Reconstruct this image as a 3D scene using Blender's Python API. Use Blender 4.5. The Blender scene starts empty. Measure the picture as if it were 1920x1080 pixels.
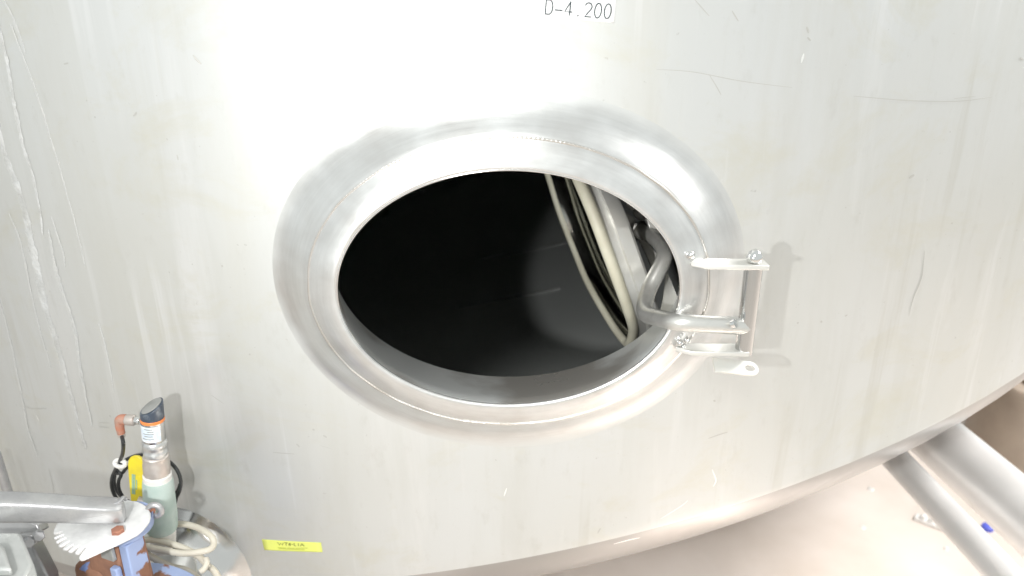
import bpy, bmesh, math, random
from mathutils import Vector, Matrix, noise as mnoise
random.seed(7)
sc = bpy.context.scene
V = Vector
Z0 = 1.15                       # height of the manway centre above the floor
R = 1.868                       # tank radius; tank axis stands at (0, R)

# ------------------------------------------------------------------ camera
CP = V((0.0026, -0.9484, 0.3593 + Z0))
YAW, PIT, ROL, FPX = 0.0019, 0.3679, -0.0052, 1399.5
F_ = V((math.sin(YAW)*math.cos(PIT), math.cos(YAW)*math.cos(PIT), -math.sin(PIT)))
_r = V((math.cos(YAW), -math.sin(YAW), 0)); _u = _r.cross(F_)
X_ = math.cos(ROL)*_r + math.sin(ROL)*_u
Y_ = -math.sin(ROL)*_r + math.cos(ROL)*_u
cd = bpy.data.cameras.new('camera'); cam = bpy.data.objects.new('camera', cd)
sc.collection.objects.link(cam); sc.camera = cam
m = Matrix((X_, Y_, -F_)).transposed().to_4x4(); m.translation = CP; cam.matrix_world = m
cd.sensor_width = 36; cd.lens = FPX/1920*36; cd.clip_start = 0.02; cd.clip_end = 100
cd.dof.use_dof = True; cd.dof.focus_distance = 1.02; cd.dof.aperture_fstop = 3.2

# ------------------------------------------------------------------ light
w = bpy.data.worlds.new('World'); sc.world = w; w.use_nodes = True
bg = w.node_tree.nodes['Background']; bg.inputs[0].default_value = (0.95, 1.0, 0.99, 1); bg.inputs[1].default_value = 0.55
def area(name, loc, target, size, power, col=(1, 1, 1)):
    l = bpy.data.lights.new(name, 'AREA'); l.shape = 'DISK'; l.size = size; l.energy = power; l.color = col
    o = bpy.data.objects.new(name, l); sc.collection.objects.link(o)
    o.location = loc; o.rotation_euler = (V(target)-V(loc)).to_track_quat('-Z', 'Y').to_euler(); return o
area('hand_lamp', (-0.375, -0.95, 0.25+Z0), (-0.05, 0, 0.0+Z0), 0.045, 7.4, (1, 1.0, 0.98))
area('ceiling_lamp', (-0.7, -2.6, 3.4), (0.2, 0.2, 0.8), 1.0, 34.0, (1, 1.0, 0.97))
area('hall_lamp', (3.0, 0.5, 3.2), (1.0, 0.7, 0), 0.8, 110.0, (1, 0.98, 0.96))
fill = area('low_floor_fill', (0.85, -0.66, 0.36), (0.78, -0.16, 0), 0.3, 8.0, (1, 0.97, 0.95)); fill.data.spread = math.radians(100)  # added fill light, unseen below the frame, brightens the floor and misses the wall
sc.view_settings.view_transform = 'Standard'; sc.view_settings.look = 'None'
sc.view_settings.gamma = 1; sc.view_settings.use_curve_mapping = False
sc.view_settings.exposure = 0.48
sc.render.engine = 'CYCLES'

# ------------------------------------------------------------------ pixels to points
def ray(px, py): return F_ + X_*((px-960)/FPX) - Y_*((py-540)/FPX)
def P(px, py, Z): return CP + ray(px, py)*Z
def on_z(px, py, z): d = ray(px, py); return CP + d*((z-CP.z)/d.z)
def on_y(px, py, y): d = ray(px, py); return CP + d*((y-CP.y)/d.y)
def on_wall(px, py, off=0.0):
    d = ray(px, py); r = R+off; ox, oy = CP.x, CP.y-R
    a = d.x**2+d.y**2; b = 2*(ox*d.x+oy*d.y); c = ox*ox+oy*oy-r*r
    return CP + d*((-b-math.sqrt(b*b-4*a*c))/(2*a))
def wy(x, r=R): return R - math.sqrt(max(r*r-x*x, 0))
def wnorm(p): n = V((p.x, p.y-R, 0)); n.normalize(); return n

# ------------------------------------------------------------------ objects
ORI = {}
def tag(o, label=None, cat=None, group=None, kind=None):
    if label: o['label'] = label
    if cat: o['category'] = cat
    if group: o['group'] = group
    if kind: o['kind'] = kind
    return o
def thing(name, loc, label, cat, group=None):
    o = bpy.data.objects.new(name, None); sc.collection.objects.link(o); o.location = loc
    o.empty_display_size = 0.05; ORI[o.name] = V(loc); return tag(o, label, cat, group)
def mesh(name, vs, fs, mat, parent=None, smooth=True, origin=None, sharp=None):
    o0 = ORI[parent.name] if parent else (V(origin) if origin is not None else V((0, 0, 0)))
    me = bpy.data.meshes.new(name); me.from_pydata([tuple(V(v)-o0) for v in vs], [], fs); me.update()
    bm = bmesh.new(); bm.from_mesh(me); bmesh.ops.recalc_face_normals(bm, faces=bm.faces); bm.to_mesh(me); bm.free()
    if smooth:
        for p in me.polygons: p.use_smooth = True
        me.set_sharp_from_angle(angle=math.radians(sharp or 40))
    me.materials.append(mat)
    o = bpy.data.objects.new(name, me); sc.collection.objects.link(o)
    if parent: o.parent = parent
    else: o.location = o0
    ORI[o.name] = o0
    return o
class MB:
    def __init__(s): s.v, s.f = [], []
    def add(s, vs, fs):
        n = len(s.v); s.v += [V(v) for v in vs]; s.f += [tuple(i+n for i in f) for f in fs]; return s
    def rings(s, rs, closed=True, caps=True, loop=False):
        n = len(rs[0]); vs = [p for r in rs for p in r]; fs = []
        m_ = len(rs) if loop else len(rs)-1
        for i in range(m_):
            j = (i+1) % len(rs)
            for k in range(n if closed else n-1):
                l = (k+1) % n; fs.append((i*n+k, i*n+l, j*n+l, j*n+k))
        if caps and not loop and closed: fs += [tuple(range(n))[::-1], tuple((len(rs)-1)*n+k for k in range(n))]
        return s.add(vs, fs)
    def tube(s, pts, r, seg=16, loop=False, flat=1.0, caps=True):
        pts = [V(p) for p in pts]; n = len(pts); rs = []
        up = None
        for i, p in enumerate(pts):
            if loop: t = pts[(i+1) % n]-pts[i-1]
            else: t = pts[min(i+1, n-1)]-pts[max(i-1, 0)]
            t.normalize()
            if up is None:
                up = V((0, 0, 1)) if abs(t.z) < 0.9 else V((1, 0, 0))
            up = up - t*up.dot(t); up.normalize(); sd = t.cross(up)
            rr = r(i/(max(n-1, 1))) if callable(r) else r
            rs.append([p + up*(math.cos(a)*rr) + sd*(math.sin(a)*rr*flat) for a in [2*math.pi*k/seg for k in range(seg)]])
        return s.rings(rs, loop=loop, caps=caps)
    def lathe(s, o, ax, prof, seg=40, ref=None, sect=None, caps=True):
        o, ax = V(o), V(ax).normalized(); u = V(ref) if ref is not None else (V((0, 0, 1)) if abs(ax.z) < 0.9 else V((1, 0, 0)))
        u = (u-ax*u.dot(ax)).normalized(); v = ax.cross(u); rs = []
        for (h, r) in prof:
            rs.append([o+ax*h+(u*math.cos(a)+v*math.sin(a))*r for a in [2*math.pi*k/seg for k in range(seg)]])
        return s.rings(rs, caps=caps)
    def prism(s, poly, d, inset=0.0):
        poly = [V(p) for p in poly]; d = V(d); n = len(poly)
        return s.rings([poly, [p+d for p in poly]])
    def build(s, name, mat, parent=None, smooth=True, bevel=0, origin=None, sharp=None, seg=2):
        o = mesh(name, s.v, s.f, mat, parent, smooth, origin, sharp)
        if bevel:
            b = o.modifiers.new('bevel', 'BEVEL'); b.width = bevel; b.segments = seg; b.limit_method = 'ANGLE'; b.angle_limit = math.radians(40)
            b.harden_normals = False
            for p in o.data.polygons: p.use_smooth = True
        return o
def smooth_path(pts, n=8, loop=False):
    pts = [V(p) for p in pts]; out = []; N = len(pts)
    for i in range(N if loop else N-1):
        g = (lambda k: pts[k % N]) if loop else (lambda k: pts[min(max(k, 0), N-1)])
        a, b, c, d = g(i-1), g(i), g(i+1), g(i+2)
        for k in range(n):
            t = k/n
            out.append(0.5*((2*b)+(c-a)*t+(2*a-5*b+4*c-d)*t*t+(3*b-a-3*c+d)*t**3))
    if not loop: out.append(pts[-1])
    return out
def bend(pts, r, n=8):           # polyline with rounded corners
    pts = [V(p) for p in pts]; out = [pts[0]]
    for i in range(1, len(pts)-1):
        a, b, c = pts[i-1], pts[i], pts[i+1]
        u, v = (a-b).normalized(), (c-b).normalized(); L = min(r, (a-b).length*0.45, (c-b).length*0.45)
        p, q = b+u*L, b+v*L
        for k in range(n+1):
            t = k/n; out.append((1-t)**2*p+2*t*(1-t)*b+t*t*q)
    out.append(pts[-1]); return out
def box_corners(o, ex, ey, ez): return [o, o+ex, o+ex+ey, o+ey, o+ez, o+ex+ez, o+ex+ey+ez, o+ey+ez]
BF = [(0, 3, 2, 1), (4, 5, 6, 7), (0, 1, 5, 4), (1, 2, 6, 5), (2, 3, 7, 6), (3, 0, 4, 7)]

# ------------------------------------------------------------------ materials
def mat(name, col, rough=0.5, metal=0.0, var=0.0, col2=None, scale=30, rvar=0.0, bump=0.0, bscale=200, stretch=None, spec=None, thr=None, detail=6):
    m = bpy.data.materials.new(name); m.use_nodes = True; nt = m.node_tree; b = nt.nodes['Principled BSDF']; L = nt.links
    b.inputs['Base Color'].default_value = (*col, 1); b.inputs['Roughness'].default_value = rough; b.inputs['Metallic'].default_value = metal
    if spec is not None: b.inputs['Specular IOR Level'].default_value = spec
    tc = nt.nodes.new('ShaderNodeTexCoord'); mp = nt.nodes.new('ShaderNodeMapping'); L.new(tc.outputs['Object'], mp.inputs[0])
    if stretch: mp.inputs['Scale'].default_value = stretch
    nz = nt.nodes.new('ShaderNodeTexNoise'); nz.inputs['Scale'].default_value = scale; nz.inputs['Detail'].default_value = detail; L.new(mp.outputs[0], nz.inputs[0])
    if col2:
        cr = nt.nodes.new('ShaderNodeValToRGB'); lo, hi = thr or (0.35, 0.65)
        cr.color_ramp.elements[0].position = lo; cr.color_ramp.elements[1].position = hi
        cr.color_ramp.elements[0].color = (*col, 1); cr.color_ramp.elements[1].color = (*col2, 1)
        L.new(nz.outputs[0], cr.inputs[0]); L.new(cr.outputs[0], b.inputs['Base Color'])
    if rvar:
        mr = nt.nodes.new('ShaderNodeMapRange'); mr.inputs[3].default_value = rough-rvar; mr.inputs[4].default_value = rough+rvar
        mr.inputs[1].default_value = 0.3; mr.inputs[2].default_value = 0.7
        L.new(nz.outputs[0], mr.inputs[0]); L.new(mr.outputs[0], b.inputs['Roughness'])
    if bump:
        n2 = nt.nodes.new('ShaderNodeTexNoise'); n2.inputs['Scale'].default_value = bscale; n2.inputs['Detail'].default_value = 4; L.new(mp.outputs[0], n2.inputs[0])
        bp = nt.nodes.new('ShaderNodeBump'); bp.inputs['Strength'].default_value = bump; bp.inputs['Distance'].default_value = 0.002
        L.new(n2.outputs[0], bp.inputs['Height']); L.new(bp.outputs[0], b.inputs['Normal'])
    return m

def shell_material():
    m = bpy.data.materials.new('pickled_stainless_sheet'); m.use_nodes = True; nt = m.node_tree; L = nt.links; N = nt.nodes
    b = N['Principled BSDF']; b.inputs['Metallic'].default_value = 0.62
    tc = N.new('ShaderNodeTexCoord')
    def noise(scale, stretch=(1, 1, 1), detail=5, rough=0.55, dist=0.0):
        mp = N.new('ShaderNodeMapping'); mp.inputs['Scale'].default_value = stretch; L.new(tc.outputs['Object'], mp.inputs[0])
        n = N.new('ShaderNodeTexNoise'); n.inputs['Scale'].default_value = scale; n.inputs['Detail'].default_value = detail
        n.inputs['Roughness'].default_value = rough; n.inputs['Distortion'].default_value = dist; L.new(mp.outputs[0], n.inputs[0]); return n.outputs[0]
    def rng(x, a, c, lo, hi):
        r = N.new('ShaderNodeMapRange'); r.inputs[1].default_value = a; r.inputs[2].default_value = c; r.inputs[3].default_value = lo; r.inputs[4].default_value = hi
        L.new(x, r.inputs[0]); return r.outputs[0]
    def mix(f, c1, c2):
        x = N.new('ShaderNodeMix'); x.data_type = 'RGBA'; L.new(f, x.inputs[0])
        for i, c in ((6, c1), (7, c2)):
            if isinstance(c, tuple): x.inputs[i].default_value = (*c, 1)
            else: L.new(c, x.inputs[i])
        return x.outputs[2]
    big = noise(2.2, (1, 1, 0.7), 3)
    streak = noise(9, (1, 1, 0.14), 6, 0.6, 0.3)
    fine = noise(40, (1, 1, 0.5), 6, 0.65)
    spots = noise(120, (1, 1, 1), 2, 0.5)
    c = mix(rng(big, 0.38, 0.66, 0, 1), (0.655, 0.665, 0.66), (0.62, 0.622, 0.595))
    c = mix(rng(streak, 0.50, 0.75, 0, 0.55), c, (0.56, 0.555, 0.515))
    c = mix(rng(streak, 0.42, 0.30, 0, 0.8), c, (0.72, 0.725, 0.72))
    c = mix(rng(fine, 0.58, 0.78, 0, 0.4), c, (0.52, 0.515, 0.48))
    c = mix(rng(spots, 0.73, 0.80, 0, 0.4), c, (0.36, 0.34, 0.31))
    blot = noise(5.5, (1, 1, 1.6), 7, 0.68, 0.6)
    c = mix(rng(blot, 0.52, 0.70, 0, 0.55), c, (0.60, 0.585, 0.50))
    run = noise(30, (1, 1, 0.045), 4, 0.6, 0.15)
    gate = noise(3.1, (1, 1, 0.8), 2)
    gm = N.new('ShaderNodeMath'); gm.operation = 'MULTIPLY'; L.new(rng(run, 0.56, 0.68, 0, 0.45), gm.inputs[0]); L.new(rng(gate, 0.48, 0.62, 0, 1), gm.inputs[1])
    c = mix(gm.outputs[0], c, (0.53, 0.52, 0.47))
    gm2 = N.new('ShaderNodeMath'); gm2.operation = 'MULTIPLY'; L.new(rng(run, 0.42, 0.33, 0, 0.55), gm2.inputs[0]); L.new(rng(gate, 0.54, 0.42, 0, 1), gm2.inputs[1])
    c = mix(gm2.outputs[0], c, (0.74, 0.745, 0.745))
    L.new(c, b.inputs['Base Color'])
    L.new(rng(streak, 0.3, 0.7, 0.40, 0.52), b.inputs['Roughness'])
    bp = N.new('ShaderNodeBump'); bp.inputs['Strength'].default_value = 0.10; bp.inputs['Distance'].default_value = 0.002
    L.new(fine, bp.inputs['Height'])
    bp2 = N.new('ShaderNodeBump'); bp2.inputs['Strength'].default_value = 0.35; bp2.inputs['Distance'].default_value = 0.01
    L.new(noise(3.0, (1, 1, 0.5), 2), bp2.inputs['Height']); L.new(bp.outputs[0], bp2.inputs['Normal'])
    L.new(bp2.outputs[0], b.inputs['Normal'])
    return m
def brushed_ring_material():
    m = bpy.data.materials.new('ring_ground_stainless'); m.use_nodes = True; nt = m.node_tree; L = nt.links; N = nt.nodes
    b = N['Principled BSDF']; b.inputs['Metallic'].default_value = 0.85
    tc = N.new('ShaderNodeTexCoord'); sx = N.new('ShaderNodeSeparateXYZ'); L.new(tc.outputs['Object'], sx.inputs[0])
    def mth(op, a, c=None):
        n = N.new('ShaderNodeMath'); n.operation = op
        for i, v in enumerate((a, c)):
            if v is None: continue
            if isinstance(v, (int, float)): n.inputs[i].default_value = v
            else: L.new(v, n.inputs[i])
        return n.outputs[0]
    x = sx.outputs[0]; z = mth('MULTIPLY', mth('SUBTRACT', sx.outputs[2], 1.15), 1.30)
    rad = mth('SQRT', mth('ADD', mth('MULTIPLY', x, x), mth('MULTIPLY', z, z))); ang = mth('ARCTAN2', z, x)
    cb = N.new('ShaderNodeCombineXYZ'); L.new(mth('MULTIPLY', mth('COSINE', ang), 1.6), cb.inputs[0]); L.new(mth('MULTIPLY', mth('SINE', ang), 1.6), cb.inputs[1]); L.new(mth('MULTIPLY', rad, 90), cb.inputs[2])
    fine = N.new('ShaderNodeTexNoise'); fine.inputs['Scale'].default_value = 2.2; fine.inputs['Detail'].default_value = 7; fine.inputs['Roughness'].default_value = 0.7; L.new(cb.outputs[0], fine.inputs[0])
    cb2 = N.new('ShaderNodeCombineXYZ'); L.new(mth('MULTIPLY', mth('COSINE', ang), 3.5), cb2.inputs[0]); L.new(mth('MULTIPLY', mth('SINE', ang), 3.5), cb2.inputs[1]); L.new(mth('MULTIPLY', rad, 14), cb2.inputs[2])
    blot = N.new('ShaderNodeTexNoise'); blot.inputs['Scale'].default_value = 1.3; blot.inputs['Detail'].default_value = 5; L.new(cb2.outputs[0], blot.inputs[0])
    cr = N.new('ShaderNodeValToRGB'); e = cr.color_ramp.elements
    e[0].position = 0.30; e[0].color = (0.60, 0.59, 0.575, 1); e[1].position = 0.66; e[1].color = (0.69, 0.695, 0.69, 1)
    e2 = cr.color_ramp.elements.new(0.48); e2.color = (0.64, 0.64, 0.63, 1)
    L.new(blot.outputs[0], cr.inputs[0])
    mx = N.new('ShaderNodeMix'); mx.data_type = 'RGBA'; mx.blend_type = 'MULTIPLY'; mx.inputs[0].default_value = 1
    mr = N.new('ShaderNodeMapRange'); mr.inputs[1].default_value = 0.3; mr.inputs[2].default_value = 0.7; mr.inputs[3].default_value = 0.93; mr.inputs[4].default_value = 1.04
    L.new(fine.outputs[0], mr.inputs[0]); L.new(cr.outputs[0], mx.inputs[6]); L.new(mr.outputs[0], mx.inputs[7])
    wob = mth('ADD', rad, mth('MULTIPLY', blot.outputs[0], 0.016))
    fd = N.new('ShaderNodeMapRange'); fd.interpolation_type = 'SMOOTHSTEP'; fd.inputs[1].default_value = 0.318; fd.inputs[2].default_value = 0.350; L.new(wob, fd.inputs[0])
    fo = N.new('ShaderNodeMix'); fo.data_type = 'RGBA'; fo.inputs[7].default_value = (0.655, 0.662, 0.65, 1); L.new(fd.outputs[0], fo.inputs[0]); L.new(mx.outputs[2], fo.inputs[6]); L.new(fo.outputs[2], b.inputs['Base Color'])
    L.new(mth('SUBTRACT', 0.80, mth('MULTIPLY', fd.outputs[0], 0.18)), b.inputs['Metallic'])
    m2 = N.new('ShaderNodeMapRange'); m2.inputs[1].default_value = 0.3; m2.inputs[2].default_value = 0.7; m2.inputs[3].default_value = 0.29; m2.inputs[4].default_value = 0.38
    L.new(blot.outputs[0], m2.inputs[0]); L.new(mth('ADD', m2.outputs[0], mth('MULTIPLY', fd.outputs[0], 0.12)), b.inputs['Roughness'])
    bp = N.new('ShaderNodeBump'); bp.inputs['Strength'].default_value = 0.2; bp.inputs['Distance'].default_value = 0.001
    L.new(fine.outputs[0], bp.inputs['Height']); L.new(bp.outputs[0], b.inputs['Normal'])
    return m
M = {}
M['ring'] = brushed_ring_material()
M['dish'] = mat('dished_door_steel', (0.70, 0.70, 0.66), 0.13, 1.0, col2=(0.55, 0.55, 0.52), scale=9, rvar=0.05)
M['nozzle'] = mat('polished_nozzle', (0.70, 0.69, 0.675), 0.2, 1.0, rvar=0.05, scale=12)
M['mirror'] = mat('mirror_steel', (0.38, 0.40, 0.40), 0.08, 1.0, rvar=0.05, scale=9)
M['tube'] = mat('polished_tube', (0.62, 0.62, 0.615), 0.15, 1.0, rvar=0.04, scale=14)
M['shell'] = shell_material()
M['inner'] = mat('inner_stainless', (0.78, 0.81, 0.79), 0.45, 0.08, rvar=0.05, scale=8, bump=0.05)
M['polish'] = mat('ground_stainless', (0.63, 0.635, 0.63), 0.36, 0.8, col2=(0.69, 0.69, 0.68), scale=9, rvar=0.06, bump=0.06, bscale=160)
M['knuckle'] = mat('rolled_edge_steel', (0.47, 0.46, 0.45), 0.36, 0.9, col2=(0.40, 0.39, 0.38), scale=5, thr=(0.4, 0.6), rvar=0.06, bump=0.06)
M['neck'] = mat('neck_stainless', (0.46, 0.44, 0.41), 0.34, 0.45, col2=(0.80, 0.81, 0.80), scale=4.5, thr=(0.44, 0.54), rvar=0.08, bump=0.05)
M['steel'] = mat('satin_steel', (0.66, 0.66, 0.65), 0.25, 1.0, rvar=0.05, scale=20, bump=0.03)
M['pipe'] = mat('dull_pipe_steel', (0.80, 0.79, 0.78), 0.33, 0.35, col2=(0.74, 0.73, 0.72), scale=12, bump=0.03)
M['arm'] = mat('worn_arm_steel', (0.62, 0.615, 0.59), 0.34, 0.65, col2=(0.50, 0.49, 0.46), scale=30, thr=(0.5, 0.7), bump=0.04)
M['bright'] = mat('bright_steel', (0.80, 0.80, 0.79), 0.10, 1.0)
M['plate'] = mat('hinge_plate_steel', (0.70, 0.695, 0.67), 0.40, 0.55, col2=(0.66, 0.65, 0.61), scale=25, bump=0.04)
M['weld'] = mat('weld_bead', (0.68, 0.665, 0.64), 0.34, 1.0, col2=(0.60, 0.56, 0.51), scale=12, bump=0.2, bscale=200)
M['scale'] = mat('limescale', (0.70, 0.71, 0.71), 0.6, 0.25, col2=(0.61, 0.61, 0.59), scale=45, bump=0.25, bscale=200)
M['crust'] = mat('white_limescale_crust', (0.73, 0.74, 0.74), 0.6, 0.3, col2=(0.64, 0.64, 0.625), scale=34, bump=0.6, bscale=220)
for key in ('scale', 'crust'):
  nt = M[key].node_tree; b = nt.nodes['Principled BSDF']
  nz = nt.nodes.new('ShaderNodeTexNoise'); nz.inputs['Scale'].default_value = 45; nz.inputs['Detail'].default_value = 5
  mr = nt.nodes.new('ShaderNodeMapRange'); mr.inputs[1].default_value = 0.35; mr.inputs[2].default_value = 0.62; mr.inputs[3].default_value = 0.4; mr.inputs[4].default_value = 0.9
  tc = nt.nodes.new('ShaderNodeTexCoord'); nt.links.new(tc.outputs['Object'], nz.inputs[0]); nt.links.new(nz.outputs[0], mr.inputs[0]); nt.links.new(mr.outputs[0], b.inputs['Alpha'])
M['wear'] = mat('dark_scuff', (0.53, 0.525, 0.50), 0.55, 0.5)
M['shine'] = mat('bare_scratch', (0.9, 0.9, 0.88), 0.3, 0.6)
M['gasket'] = mat('cream_rubber', (0.62, 0.60, 0.49), 0.5, 0.0, col2=(0.56, 0.53, 0.42), scale=30)
M['floor'] = mat('floor_coating', (0.76, 0.685, 0.63), 0.45, 0.0, col2=(0.62, 0.54, 0.475), scale=2.3, rvar=0.1, bump=0.15, bscale=60)
M['paper'] = mat('white_label', (0.88, 0.88, 0.88), 0.45)
M['ink'] = mat('label_ink', (0.035, 0.05, 0.06), 0.5)
M['yellow'] = mat('yellow_label', (0.72, 0.76, 0.16), 0.4, col2=(0.66, 0.70, 0.17), scale=15)
M['olive'] = mat('faded_print', (0.14, 0.15, 0.03), 0.6)
M['olive2'] = mat('fainter_print', (0.42, 0.46, 0.07), 0.6)
M['blue'] = mat('blue_paint_rust', (0.29, 0.36, 0.56), 0.5, 0.0, col2=(0.20, 0.085, 0.045), scale=26, thr=(0.57, 0.61), bump=0.3, bscale=90)
M['rust'] = mat('rust', (0.30, 0.155, 0.10), 0.8, 0.0, col2=(0.20, 0.105, 0.075), scale=40, thr=(0.4, 0.7), bump=0.5, bscale=120)
M['rust2'] = mat('rust_with_paint_flakes', (0.30, 0.155, 0.10), 0.75, 0.0, col2=(0.22, 0.31, 0.62), scale=38, thr=(0.60, 0.64), bump=0.5, bscale=110)
M['alu'] = mat('dull_cast_metal', (0.50, 0.50, 0.50), 0.42, 0.7, col2=(0.40, 0.40, 0.41), scale=35, rvar=0.08, bump=0.2, bscale=150)
M['zinc'] = mat('whitened_plate', (0.78, 0.78, 0.78), 0.5, 0.3, col2=(0.66, 0.66, 0.66), scale=60, bump=0.15)
M['copper'] = mat('copper_bolt', (0.42, 0.20, 0.13), 0.6, 0.4, col2=(0.30, 0.13, 0.09), scale=120, bump=0.4)
M['green'] = mat('grey_green_valve', (0.36, 0.48, 0.43), 0.6, 0.0, col2=(0.50, 0.58, 0.55), scale=24, bump=0.2, bscale=120)
M['navy'] = mat('dark_navy_plastic', (0.045, 0.06, 0.085), 0.35, 0.0, col2=(0.16, 0.18, 0.20), scale=90, thr=(0.5, 0.7))
M['greyglass'] = mat('grey_display_window', (0.25, 0.25, 0.24), 0.3)
M['orange'] = mat('orange_plastic', (0.75, 0.22, 0.06), 0.4)
M['rustorange'] = mat('weathered_orange_plug', (0.46, 0.15, 0.08), 0.55, col2=(0.36, 0.22, 0.17), scale=70)
M['black'] = mat('black_cable', (0.025, 0.027, 0.028), 0.45)
M['cream'] = mat('cream_cable', (0.66, 0.62, 0.53), 0.5, col2=(0.60, 0.55, 0.46), scale=40)
M['lever'] = mat('yellow_lever_grip', (0.72, 0.60, 0.03), 0.42, col2=(0.62, 0.50, 0.04), scale=60, bump=0.1)
M['teal'] = mat('faded_teal_print', (0.28, 0.42, 0.28), 0.6)
M['ptfe'] = mat('white_plastic', (0.80, 0.79, 0.77), 0.5, col2=(0.7, 0.68, 0.65), scale=60)
M['nut'] = mat('stained_nut', (0.52, 0.46, 0.42), 0.45, 0.6, col2=(0.62, 0.58, 0.54), scale=60)
M['sticker'] = mat('sensor_label', (0.62, 0.70, 0.78), 0.45, 0.1, col2=(0.76, 0.80, 0.84), scale=90, thr=(0.45, 0.55))
M['tan'] = mat('tan_plinth', (0.44, 0.36, 0.29), 0.5, 0.0, col2=(0.36, 0.29, 0.23), scale=8)
M['capblue'] = mat('blue_cap', (0.10, 0.13, 0.62), 0.4)
M['greybox'] = mat('grey_box_paint', (0.42, 0.43, 0.42), 0.45, 0.35, col2=(0.33, 0.34, 0.33), scale=25, rvar=0.1, bump=0.2, bscale=90)

# ------------------------------------------------------------------ floor
S = 9.0
N = 24
vs = [(-S+2*S*i/N, -4+2*S*j/N, 0) for j in range(N+1) for i in range(N+1)]
fs = [(j*(N+1)+i, j*(N+1)+i+1, (j+1)*(N+1)+i+1, (j+1)*(N+1)+i) for j in range(N) for i in range(N)]
fl = mesh('floor', vs, fs, M['floor'], smooth=False); tag(fl, kind='structure')

# ------------------------------------------------------------------ tank
H, K, RK = 0.512, 0.2167, 0.15
A1, B1, A2, B2, E = 0.225, 0.165, 0.328, 0.259, 0.039
TOP = Z0+1.05
tank = thing('stainless_tank', (0, R, 0), 'large stainless steel tank with oval manway standing open', 'tank')
def wp(x, z, off=0.0): th = math.asin(max(-1, min(1, x/R))); r = R+off; return V((r*math.sin(th), R-r*math.cos(th), z))
def zb(x): return Z0-H+K*x+0.043
def build_shell(off, name, mt):
    mb = MB()
    XR, ZT, ZB_ = 0.46, Z0+0.50, Z0-0.32
    nx, nz, nr = 64, 56, 14
    xs = [-XR+2*XR*i/nx for i in range(nx+1)]; zs = [ZB_+(ZT-ZB_)*i/nz for i in range(nz+1)]
    bnd = [(x, ZB_) for x in xs[:-1]]+[(XR, z) for z in zs[:-1]]+[(x, ZT) for x in xs[:0:-1]]+[(-XR, z) for z in zs[:0:-1]]
    rs = []
    for k in range(nr+1):
        t = k/nr; r = []
        for (x, z) in bnd:
            a = math.atan2((z-Z0)/B2, x/A2); ex, ez = A2*math.cos(a), Z0+B2*math.sin(a)
            r.append(wp(ex+(x-ex)*t, ez+(z-ez)*t, off))
        rs.append(r)
    mb.rings(rs, caps=False)
    # columns round the tank
    thx = [math.asin(x/R) for x in xs]
    th0, th1 = thx[0], thx[-1]; n2 = 110
    ths = thx + [th1+(2*math.pi-(th1-th0))*i/n2 for i in range(1, n2)]
    def col(th):
        x = R*math.sin(th); c = []
        r = R+off; z0 = zb(x)
        for ph in (90, 78, 66, 56, 46, 36, 27, 18): # knuckle, meeting the wall in a crease
            p = math.radians(ph); rr = R-RK*0.985+(RK+off)*math.cos(p); c.append((rr, z0-(RK+off)*(math.sin(p)-0.1736)))
        zl_ = max(ZB_, z0+0.04)
        for i in range(7): c.append((r, z0+(zl_-z0)*i/6))
        nlow = len(c)-1
        for z in zs[1:]: c.append((r, zl_+(z-ZB_)*(ZT-zl_)/(ZT-ZB_)))
        nin = len(c)-1
        for i in range(1, 9): c.append((r, ZT+(TOP-ZT)*i/8))
        return [V((q*math.sin(th), R-q*math.cos(th), z)) for q, z in c], nlow, nin
    cols = [col(t) for t in ths]; nlow, nin = cols[0][1], cols[0][2]; n = len(cols[0][0]); C = len(ths)
    vs = [p for c in cols for p in c[0]]; fs = []
    for i in range(C):
        j = (i+1) % C
        for k in range(n-1):
            if i < nx and nlow <= k < nin: continue
            fs.append((i*n+k, j*n+k, j*n+k+1, i*n+k+1))
    b = len(vs); vs += [V((0, R, Z0-H+0.043-RK*0.8264-off)), V((0, R, TOP))]
    for i in range(C):
        j = (i+1) % C; fs.append((b, j*n, i*n)); fs.append((b+1, i*n+n-1, j*n+n-1))
    mb.add(vs, fs)
    o = mb.build(name, mt, tank, sharp=25)
    bm = bmesh.new(); bm.from_mesh(o.data); bmesh.ops.remove_doubles(bm, verts=bm.verts, dist=1e-5)
    bmesh.ops.recalc_face_normals(bm, faces=bm.faces)
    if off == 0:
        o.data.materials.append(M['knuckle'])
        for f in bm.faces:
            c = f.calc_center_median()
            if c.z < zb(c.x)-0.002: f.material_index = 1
    bm.to_mesh(o.data); bm.free()
    return o
build_shell(0.0, 'shell', M['shell'])
build_shell(-0.004, 'inner_wall', M['inner'])

def coll(w, a, yoff, flat):     # point on the collar: w 0 outside .. 1 rim
    ax, bx = A2+(A1-A2)*w, B2+(B1-B2)*w
    x, z = ax*math.cos(a), bx*math.sin(a)
    return V((x, wy(x)*(1-flat)-yoff, Z0+z))
PROF = [(0, 0.0), (0.06, 0.0005), (0.14, 0.0018), (0.22, 0.0043), (0.30, 0.0080), (0.38, 0.0130), (0.46, 0.0188), (0.53, 0.0240), (0.58, 0.0270), (0.61, 0.0280),
        (0.64, 0.0292), (0.70, 0.0322), (0.78, 0.0356), (0.86, 0.0384), (0.92, 0.0400), (0.96, 0.0407), (0.985, 0.0404), (1.0, 0.0390)]
NS = 200
def ringpts(w, off):
    f = min(1, max(0, w/0.9)); f = f*f*(3-2*f); return [coll(w, 2*math.pi*k/NS, off, f) for k in range(NS)]
mb = MB(); mb.rings([ringpts(w_, o_) for w_, o_ in PROF], caps=False)
mb.build('manway_collar', M['ring'], tank, sharp=60)
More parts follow.
